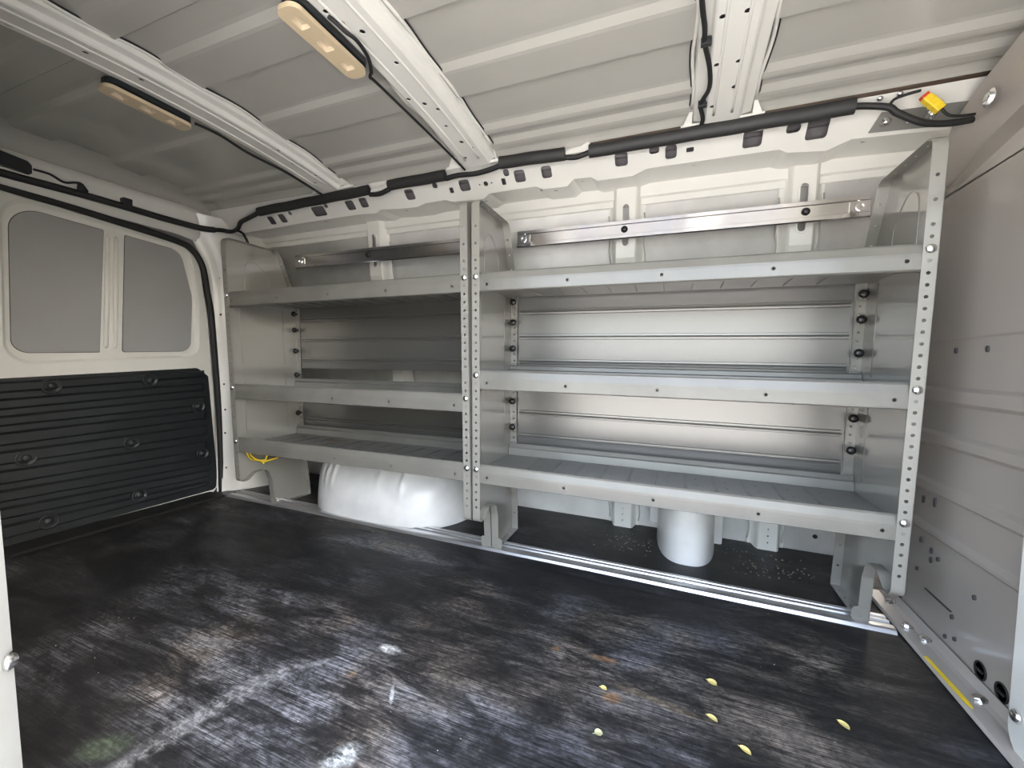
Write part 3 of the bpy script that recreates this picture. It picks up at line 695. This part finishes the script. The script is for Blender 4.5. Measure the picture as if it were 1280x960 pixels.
# black foam sleeves on the harness, above the roof rail slots
def sleeve(x0, x1, r, lab, z0=None, z1=None):
    m = MB(); N = 24; rows = []
    for i in range(N+1):
        x = x0+(x1-x0)*i/N; zc = z0+(z1-z0)*i/N; wob = 0.0015*math.sin(x*37)
        rows.append([(x, 0.142+0.014*math.cos(a)+wob-0.004*math.sin(a), zc+r*math.sin(a)) for a in [2*PI*k/14 for k in range(15)]])
    m.grid(rows)
    for r_ in (rows[0], rows[-1]):
        n = m.add(r_[:-1]); m.face(range(n, n+14))
    return tag(m.build('foam_sleeve', FOAM), lab, 'foam sleeve', 'black foam sleeves along the roof rail')
sleeve(-1.165, -0.545, 0.0175, 'black foam sleeve nearest the rear corner, above the smaller shelf unit', 1.342, 1.356)
sleeve(-0.452, -0.200, 0.018, 'black foam sleeve just left of the middle roof beam end', 1.361, 1.362)
sleeve(0.014, 0.243, 0.019, 'short black foam sleeve just right of the middle roof beam end', 1.373, 1.366)
sleeve(0.322, 1.000, 0.0185, 'longest black foam sleeve, passing under the end of the right roof beam', 1.360, 1.361)
# bare harness between the sleeves
def harness(P, r, lab):
    m = MB(); m.tube(catmull(P, 5), r, 8); return tag(m.build('wiring_harness', BLACK_RUBBER), lab, 'cable')
harness([(-0.20, 0.146, 1.352), (-0.15, 0.145, 1.356), (-0.08, 0.147, 1.353), (-0.02, 0.145, 1.358), (0.015, 0.145, 1.365)], 0.009, 'bare black wiring harness passing under the end of the middle roof beam')
harness([(-0.545, 0.146, 1.340), (-0.50, 0.148, 1.337), (-0.452, 0.146, 1.348)], 0.009, 'bare black wiring harness in the first gap between foam sleeves')
harness([(0.243, 0.146, 1.356), (0.28, 0.148, 1.352), (0.322, 0.146, 1.360)], 0.008, 'bare black wiring harness in the gap between the two right foam sleeves')
def clip(x0, x1, lab, z):
    m = MB(); m.prism([(x0, 0), (x0+0.006, 0.010), (x0+0.03, 0.016), (x1-0.03, 0.020), (x1-0.008, 0.030), (x1, 0.026), (x1, 0.004), (x1-0.02, 0.002)], lambda u, v, w: (u, 0.150+w, z+v), 0, 0.012)
    return tag(m.build('harness_clip', WHITE, bevel=0.002), lab, 'clip')
clip(-0.55, -0.452, 'white clip on the roof rail in the gap above the smaller shelf unit', 1.349)
clip(0.225, 0.322, 'white clip on the roof rail in the gap between the two right foam sleeves', 1.366)
# brown sealant line where the roof meets the rail
m = MB(); m.tube([(0.30, 0.160, 1.3895), (0.70, 0.159, 1.3905), (1.30, 0.158, 1.3915)], 0.0055, 6)
tag(m.build('sealant_line', BROWN), 'brown sealant line along the roof edge above the longest foam sleeve', 'sealant')

# mounting bracket, harness end and yellow connector at the right end of the rail
m = MB()
m.plate([(1.055, 0.078), (1.30, 0.092), (1.30, 0.040), (1.20, 0.036), (1.07, 0.032)], [rrect(1.13, 1.142, 0.055, 0.068, 0.001, 1)], RP, 0.002, 0.0045)
br = m.build('mounting_bracket', GREY); tag(br, 'flat grey bracket bolted to the roof rail beside the grey partition', 'bracket')
for u, v in ((1.085, 0.056), (1.176, 0.055)):
    b = MB(); b.lathe([(0.012, 0), (0.012, 0.002), (0.008, 0.003), (0.008, 0.009), (0.005, 0.011)], RP(u, v, 0.0045), NV, 12); b.build('bolt', BOLT, br)
for u, v in ((1.058, -0.004), (1.097, -0.007)):
    b = MB(); b.lathe([(0.007, 0), (0.006, 0.003), (0.001, 0.004)], RP(u, v+0.004, 0.0), NV, 10)
    tag(b.build('rail_screw', BOLT), ('screw head on the roof rail above the mounting bracket, nearer the foam sleeve' if u < 1.08 else 'screw head on the roof rail above the mounting bracket, nearer the yellow connector'), 'screw')
m = MB(); m.tube(catmull([(1.0, 0.146, 1.362), (1.03, 0.146, 1.357), (1.07, 0.145, 1.345), (1.087, 0.147, 1.330), (1.127, 0.152, 1.306), (1.158, 0.158, 1.296), (1.209, 0.165, 1.293), (1.28, 0.17, 1.30)], 6), [0.008]*43, 8)
he = m.build('harness_end', BLACK_RUBBER); tag(he, 'black taped cable running from the longest foam sleeve across the grey bracket', 'cable')
b = MB(); b.tube(catmull([(1.070, 0.144, 1.346), (1.078, 0.142, 1.360), (1.10, 0.14, 1.366), (1.128, 0.14, 1.370)], 5), 0.0035, 6); b.build('branch', BLACK_RUBBER, he)
b = MB(); b.tube(catmull([(1.170, 0.140, 1.318), (1.185, 0.145, 1.304), (1.21, 0.15, 1.300), (1.25, 0.16, 1.304)], 5), 0.003, 6); b.build('branch', BLACK_RUBBER, he)
t = thing('connector', 'yellow electrical connector plugged on the cable beside the grey partition', 'connector', (1.15, 0.138, 1.336))
d = Vector((0.035, 0.0, -0.041)).normalized(); 
b = MB()
def cfn(u, v, w):
    s_ = Vector((0.041, 0, 0.035)).normalized(); p = d*w+s_*u+Vector((0, 1, 0))*v; return tuple(p)
b.prism(rrect(-0.010, 0.010, -0.009, 0.009, 0.003, 2), cfn, -0.020, 0.026)
for k in (-0.006, 0.004, 0.014): b.prism(rrect(-0.0112, 0.0112, -0.0102, 0.0102, 0.003, 2), cfn, k, k+0.003)
b.build('body', YELLOW, t, bevel=0.0008)
b = MB(); b.prism(rrect(-0.0085, 0.0085, -0.0075, 0.0075, 0.002, 2), cfn, -0.027, -0.018); b.build('latch', RED, t)

# ------------------------------------------------------------------ shelving units
PCH = 0.0254
ZB = 0.343
def yfr(z): return -0.046*(z-ZB)
def ybk(z): return 0.330-0.040*(z-ZB)
FL = 0.027
OUT = [(yfr(1.187), 1.187), (0.208, 1.189), (0.312, 0.948), (0.335, 0.33), (0.372, 0.030), (0.372, 0.010), (0.172, 0.010), (0.158, 0.140), (0.138, 0.192), (0.080, 0.192), (0.045, 0.164), (yfr(0.164), 0.164)]
RAD = [0.022, 0.03, 0.03, 0, 0.006, 0.004, 0.006, 0.04, 0.03, 0.03, 0.02, 0.018]
def end_panel(parent, xs, s_, material):
    """xs: sheet position, s_: direction its folded edges point"""
    m = MB(); o = fillet(OUT, RAD, 5)
    m.prism(o, YZ, xs, xs+s_*0.0015)
    ctr = Vector((0.15, 0.6)); K = len(o)
    for i in range(K):
        a = Vector(o[i]); c = Vector(o[(i+1) % K]); L_ = (c-a).length
        if L_ < 1e-5: continue
        t_ = (c-a)/L_; nn = Vector((-t_.y, t_.x)); 
        # inward normal for this winding (polygon runs clockwise in y,z)
        mid = (a+c)/2
        if nn.dot(ctr-mid) < 0 and L_ > 0.1: nn = -nn
        if L_ <= 0.1: nn = Vector((t_.y, -t_.x))
        def fn(u, v, w, a=a, t_=t_, nn=nn): p = a+t_*u+nn*w; return (xs+s_*v, p.x, p.y)
        holes = []
        if L_ > 0.8 and abs(t_.y) > 0.9 and a.x < 0.1:      # front upright, 1-inch hole pitch
            for k in range(-6, 36):
                if k in (0, 12, 24): continue
                if k > 25 and (k-24) % 2 == 1: continue
                z = ZB+k*PCH; u = (z-a.y)/t_.y
                if 0.01 < u < L_-0.01: holes.append(circ(u, 0.014, 0.0041, 9))
        elif L_ > 0.5:                                    # rear edge
            for k in range(2, 23):
                z = ZB+k*PCH; u = (z-a.y)/t_.y
                if 0.01 < u < L_-0.01: holes.append(circ(u, 0.015, 0.0036, 8))
        elif 0.18 < L_ < 0.3 and abs(t_.x) > 0.9 and a.y < 0.1:
            for k in range(4): holes.append(circ(0.03+k*(L_-0.06)/3, 0.014, 0.004, 8))
        elif L_ > 0.15:
            for k in range(4): holes.append(circ(L_*(0.15+0.23*k), 0.013, 0.0035, 8))
        m.plate([(-0.0004, 0.0), (L_+0.0004, 0.0), (L_+0.0004, FL), (-0.0004, FL)], holes, fn, 0.0, 0.0018)
    # widened foot at the front of the leg
    m.plate(rrect(0.002, 0.040, 0.010, 0.052, 0.010, 3), [circ(0.022, 0.028, 0.005, 10)], lambda u, v, w: (xs+s_*u, 0.1705-0.10*(v-0.01)+w, v), 0, 0.0018)
    # pressed lines on the sheet
    xb = xs+s_*0.0015
    for y in (0.052, 0.258): m.tube([(xb, y+0.008, 0.37), (xb, y-0.004, 0.63)], 0.0014, 6); m.tube([(xb, y-0.006, 0.67), (xb, y-0.018, 0.93)], 0.0014, 6)
    m.tube(catmull([(xb, 0.062, 0.97), (xb, 0.060, 1.06), (xb, 0.068, 1.10), (xb, 0.10, 1.118), (xb, 0.135, 1.10), (xb, 0.175, 1.05), (xb, 0.182, 0.97)], 6), 0.0016, 6)
    return m.build('end_panel', material, parent)
def shelf(parent, x0, x1, z0, holes, dividers):
    m = MB(); y0 = yfr(z0)+0.0022
    yb = ybk(z0)-0.020
    fn = lambda u, v, w: (w, u, v)
    t = 0.0018
    # rolled upper edge of the front lip, tray, rear upstand
    pf = [(y0+0.0025, z0-0.016), (y0+0.003, z0-0.008), (y0+0.007, z0+0.010), (y0+0.010, z0+0.0135), (y0+0.014, z0+0.0135), (y0+0.016, z0+0.010), (y0+0.016, z0-0.012), (y0+0.020, z0-0.0155), (yb-0.002, z0-0.0155), (yb, z0-0.013), (yb+0.004, z0+0.012), (yb+0.009, z0+0.016), (yb+0.010, z0+0.030), (yb+0.006, z0+0.032)]
    m.sheet(pf, t, fn, x0, x1)
    # pressed divider lines, standing proud above and below the tray
    for x in dividers:
        for dx in (0, 0.007):
            m.tube([(x+dx, y0+0.045, z0-0.0140), (x+dx, yb-0.035, z0-0.0140)], 0.0016, 5)
        m.tube([(x, y0+0.04, z0-0.0165), (x, yb-0.03, z0-0.0165)], 0.0028, 5)
        for yy in (0.10, 0.17, 0.24):
            m.lathe([(0.004, 0), (0.0036, 0.0010), (0.002, 0.0014)], (x+0.035, y0+yy, z0-0.0140), (0, 0, 1), 6)
    o = m.build('shelf', GREY_TRAY, parent); m = MB()
    # flat lower half of the lip with its screw holes, and the return under it
    m.plate([(x0, z0-0.014), (x1, z0-0.014), (x1, z0-0.0415), (x0, z0-0.0415)], [circ(x, z0-0.0135-0.0 if False else z0-0.024, 0.0045, 9) for x in holes], lambda u, v, w: (u, y0+w, v), 0.0, 0.0022)
    m.box(x0, x1, y0+0.0165, y0+0.018, z0-0.0435, z0-0.0165)
    m.sheet([(y0+0.018, z0-0.0435), (y0+0.004, z0-0.0435), (y0+0.0005, z0-0.0415)], t, fn, x0, x1)
    m.build('front_lip', GREY_TRAY, o)
    return o
def back_panel(parent, x0, x1, z0, z1, beads):
    m = MB(); P = [(z0, 0.0)]
    for b in beads: P += [(b-0.0105, 0), (b-0.0090, 0.0055), (b-0.0030, 0.0058), (b, 0.0030), (b+0.0030, 0.0058), (b+0.0090, 0.0055), (b+0.0105, 0)]
    P.append((z1, 0.0)); off = 0.0080
    # beads stop short of the uprights, whose perforated rear edges stay open
    m.sheet([(ybk(z)+off-d, z) for z, d in P], -0.0012, lambda u, v, w: (w, u, v), x0+0.034, x1-0.034)
    for a, b in ((x0+0.026, x0+0.034), (x1-0.034, x1-0.026)): m.sheet([(ybk(z0)+off, z0), (ybk(z1)+off, z1)], -0.0012, lambda u, v, w: (w, u, v), a, b)
    return m.build('back_panel', GALV, parent)
def bolt(parent, x, z):
    b = MB(); y = yfr(z)
    b.lathe([(0.0105, -0.002), (0.0105, 0.001), (0.009, 0.004), (0.005, 0.0062), (0.0008, 0.007)], (x, y, z), (0, -1, -0.04), 14); b.build('bolt', BOLT, parent)
def knob(parent, x, z):
    b = MB(); y = ybk(z)+0.003
    b.lathe([(0.005, 0.0), (0.005, 0.012), (0.011, 0.014), (0.0128, 0.018), (0.0115, 0.023), (0.006, 0.026), (0.001, 0.0265)], (x, y, z), (0, -1, 0), 14); b.build('knob', KNOB, parent)
def unit(name, label, x0, x1, levels, lip_holes, div, panels, knobs, rot):
    t = thing(name, label, 'shelving unit', (0, 0, 0), 'grey metal shelving units along the far wall')
    eps = (end_panel(t, x0, 1, GREY_GLOSS), end_panel(t, x1, -1, GREY_GLOSS))
    for z in levels:
        sh = shelf(t, x0+0.003, x1-0.003, z, lip_holes, div)
        bolt(sh, x0+0.014, z); bolt(sh, x1-0.014, z)
        if x0 < -0.5 and z == ZB:
            r = MB(); r.prism([(-0.83+0.045*math.cos(a)*(1+0.3*math.sin(3*a)), 0.245+0.018*math.sin(a)*(1+0.3*math.cos(4*a))) for a in [2*PI*k/24 for k in range(24)]], lambda u, v, w: (u, v, z-0.0133+w), 0, 0.0004)
            r.build('rust_stain', RUST, sh)
    for z0, z1, bs in panels: back_panel(t, x0+0.003, x1-0.003, z0, z1, bs)
    for s_, zl in knobs:
        for z in zl: knob(eps[0] if s_ < 0 else eps[1], x0+0.016 if s_ < 0 else x1-0.016, z)
    t.rotation_euler = rot
    return t
XW = 1.1135
unit('shelving_unit', 'larger grey three-shelf unit beside the grey partition, with two pairs of wide open bays', 0.0015, XW, [ZB, ZB+12*PCH, ZB+24*PCH],
     [0.053, 0.305, 0.558, 0.811, 1.062], [0.14+0.0835*i for i in range(11)],
     [(0.365, 0.612, [0.405, 0.497]), (0.662, 0.962, [0.697, 0.791, 0.885])],
     [(-1, [0.921, 0.844, 0.745, 0.540, 0.438]), (1, [0.909, 0.836, 0.739, 0.547, 0.451])], (0, 0, 0.008))
unit('shelving_unit', 'smaller-looking grey three-shelf unit by the rear door, over the large white wheel arch', -1.1335, -0.0015, [ZB, ZB+9*PCH, ZB+24*PCH],
     [-1.09, -0.833, -0.576, -0.318, -0.060], [-1.03+0.0835*i for i in range(12)],
     [(0.365, 0.545, [0.402, 0.488]), (0.652, 0.962, [0.692, 0.790, 0.885])],
     [(-1, [0.914, 0.837, 0.736, 0.620, 0.431])], (0, -0.0095, 0.002))

# yellow wire loop hanging under the smaller unit's bottom shelf
m = MB(); m.tube(catmull([(-1.085, 0.03, 0.285), (-1.09, 0.045, 0.262), (-1.085, 0.07, 0.240), (-1.075, 0.095, 0.236), (-1.07, 0.10, 0.252), (-1.075, 0.12, 0.262), (-1.07, 0.145, 0.252), (-1.065, 0.15, 0.238), (-1.07, 0.12, 0.232), (-1.08, 0.09, 0.228)], 6), 0.0035, 6)
m.tube(catmull([(-1.095, 0.025, 0.280), (-1.10, 0.05, 0.246), (-1.09, 0.085, 0.232), (-1.08, 0.095, 0.218)], 6), 0.003, 6)
tag(m.build('wire_loop', YELLOW), 'small loop of yellow wire hanging under the smaller unit near the rear door', 'wire')
# thin wire poking out under the larger unit's bottom shelf
m = MB(); m.tube(catmull([(0.020, 0.10, 0.30), (0.022, 0.11, 0.278), (0.03, 0.13, 0.262), (0.04, 0.16, 0.278), (0.05, 0.18, 0.30)], 6), 0.002, 6)
tag(m.build('wire_hook', KNOB), 'thin dark wire hook under the left end of the larger shelf unit', 'wire')

# straps across the wall posts behind the top bays
def strap(x0, x1, yz, lab, bolts, end):
    m = MB(); w = 0.030
    y, z = yz
    pf = [(y+0.002, z-w), (y-0.002, z-w+0.002), (y-0.002, z-w+0.011), (y+0.0015, z-w+0.013), (y+0.0015, z+w-0.013), (y-0.002, z+w-0.011), (y-0.002, z+w-0.002), (y+0.002, z+w)]
    m.sheet(pf, 0.002, YZ, x0, x1)
    o = m.build('wall_strap', ZINC)
    for x in bolts:
        b = MB(); b.lathe([(0.012, 0), (0.012, 0.003), (0.009, 0.004), (0.009, 0.010), (0.006, 0.012)], (x, y+0.001, z), (0, -1, 0), 12); b.build('bolt', KNOB, o)
    for x in end:
        b = MB(); b.plate(circ(x, z, 0.013, 14), [circ(x, z, 0.006, 10)], lambda u, v, ww: (u, y-0.004+ww, v), 0, 0.004)
        b.box(x+(0.020 if x < (x0+x1)/2 else -0.028), x+(0.028 if x < (x0+x1)/2 else -0.020), y-0.004, y, z-0.013, z+0.013); b.build('end_hook', BOLT, o)
    return tag(o, lab, 'strap', 'zinc straps across the wall posts')
strap(0.012, 1.108, (0.330, 1.167), 'bright zinc strap across the wall above the larger shelf unit', [0.415, 0.95], [0.036, 1.086])
strap(-1.15, -0.015, (0.322, 1.161), 'dark-reflecting zinc strap across the wall above the smaller shelf unit', [-0.705], [-1.118])

# ------------------------------------------------------------------ floor track
m = MB()
pf = [(0.160, 0.001), (0.166, 0.010), (0.172, 0.0125), (0.190, 0.0125), (0.192, 0.007), (0.205, 0.007), (0.207, 0.0125), (0.214, 0.0125), (0.216, 0.009), (0.226, 0.009), (0.228, 0.0125), (0.240, 0.0125), (0.248, 0.001)]
m.prism(pf, YZ, -1.43, 1.166)
tag(m.build('floor_track', ALU, bevel=0.0006), 'long grooved aluminium floor track under the feet of both shelf units', 'track')
# mat edge rolled up against the track
m = MB(); rows = []
for i in range(50):
    x = -1.43+i*2.59/49; h = 0.0045+0.002*math.sin(x*5.0)
    rows.append([(x, 0.110, 0.0005), (x, 0.130, h*0.6), (x, 0.148, h), (x, 0.158, h*0.7), (x, 0.161, 0.0)])
m.grid(rows); struct(m.build('trim_4', FLOOR))

# ------------------------------------------------------------------ wheel arch and filler housing
m = MB(); rows = []
NU, NVv = 150, 56
def se(c, p): return math.copysign(abs(c)**p, c)
for j in range(NVv+1):
    ph = (PI/2)*j/NVv
    row = []
    for i in range(NU+1):
        th = PI+PI*i/NU
        cx_, cy_ = se(math.cos(th), 0.62), se(math.sin(th), 0.62)
        rr = se(math.cos(ph), 0.60); hz = se(math.sin(ph), 0.66)
        x = -0.615+0.405*cx_*(0.70+0.30*rr if rr > 0 else 0.7)*(rr if False else 1)*(1-0.0*hz)
        x = -0.615+0.405*cx_*max(rr, 0.0)**0.55
        y = 0.62+0.445*cy_*max(rr, 0.0)**0.8
        zz_ = 0.296*hz
        # pressed ribs over the shoulder and a dent
        rib = 0
        for xc in (-0.93, -0.885, -0.84, -0.795, -0.54, -0.43): rib += 0.012*math.exp(-((x-xc)/0.009)**2)
        k = min(1, max(0, (zz_-0.10)/0.08))
        y -= rib*k*0.5; zz_ += rib*k*0.8
        dent = 0.022*math.exp(-((x+0.36)/0.05)**2)*math.exp(-((zz_-0.21)/0.04)**2); y += dent
        row.append((x, y, zz_))
    rows.append(row)
m.grid(rows)
wa = m.build('wheel_arch', WHITE_SCUFF); tag(wa, 'large rounded white wheel arch on the floor under the smaller shelf unit', 'wheel arch')
m = MB(); rows = []
for j in range(24):
    z = 0.0+0.33*j/23; k = 1-0.05*j/23; top = max(0, (j-19)/4)
    row = []
    for i in range(33):
        a = PI+PI*i/32
        cx_, cy_ = se(math.cos(a), 0.72), se(math.sin(a), 0.82)
        row.append((0.6605+0.1055*cx_*k*(1-0.3*top**2), 0.636+0.291*cy_*(1-0.14*(z/0.33)**1.6)*(1-0.3*top**2), z))
    rows.append(row)
m.grid(rows)
fh = m.build('filler_housing', WHITE_SCUFF); tag(fh, 'white rounded column-like housing on the floor under the larger shelf unit', 'housing')
# side flanges of the housing against the wall
for s_ in (-1, 1):
    x = 0.6605+s_*0.118
    m = MB(); m.prism(rrect(x-0.016, x+0.016, 0.0 if s_ > 0 else 0.05, 0.34, 0.006, 2), lambda u, v, w: (u, 0.585+w, v), 0, 0.05); m.build('side_flange', WHITE_SCUFF, fh, bevel=0.003)

# ------------------------------------------------------------------ dry leaves on the mat
def leaf(x, y, L_, W, rot, mt, lab):
    L_ *= 0.78; W *= 1.02
    m = MB(); rows = []
    for i in range(9):
        t = i/8; wv = W*max(0, math.sin(PI*t))**0.6; u = -L_/2+L_*t
        rows.append([(u, -wv, 0.004+0.0012*math.sin(t*3)), (u, -wv*0.5, 0.0022), (u, 0, 0.0016), (u, wv*0.5, 0.0022), (u, wv, 0.0045-0.001*t)])
    m.grid(rows)
    st = MB(); m.tube([(-L_/2, 0, 0.002), (-L_/2-0.003, 0.0005, 0.002)], 0.0006, 5)
    o = m.build('fallen_leaf', mt); o.location = (x, y, 0); o.rotation_euler = (0, 0, rot)
    return tag(o, lab, 'leaf', 'small dry leaves on the mat')
leaf(0.702, -0.212, 0.026, 0.0095, -0.5, LEAF, 'plump yellow leaf on the mat, farthest from the doorway')
leaf(0.695, -0.313, 0.026, 0.0065, -0.5, LEAF, 'narrow yellow leaf on the mat, just nearer the doorway than the plump one')
leaf(0.931, -0.229, 0.028, 0.0075, -0.9, LEAF, 'yellow leaf on the mat nearest the grey partition')
leaf(0.745, -0.365, 0.026, 0.0068, -0.6, LEAF, 'yellow leaf on the mat lowest in the photo')
leaf(0.495, -0.434, 0.020, 0.0085, 0.4, LEAF_PALE, 'pale greenish leaf on the mat, left of the yellow leaves')
leaf(0.486, -0.322, 0.018, 0.0060, -0.2, LEAF, 'small cream leaf beside the orange rust stain on the mat')

# crumbs of dirt swept behind the floor track
m = MB()
for k in range(150):
    x = random.choice((0.42, 0.5, 0.85, 0.95, 1.0))+random.gauss(0, 0.07); y = random.uniform(0.36, 0.56); r = random.uniform(0.0012, 0.0032)
    if 0.54 < x < 0.78 or x > 1.07: continue
    m.lathe([(r, 0), (r*0.9, r*0.6), (r*0.3, r*1.1)], (x, y, 0), (0, 0, 1), 5)
o = m.build('debris', mat('dirt_crumbs', (0.22, 0.19, 0.15), 0.8)); o['kind'] = 'stuff'; o['label'] = 'small crumbs of dirt scattered on the mat behind the floor track'; o['category'] = 'dirt'
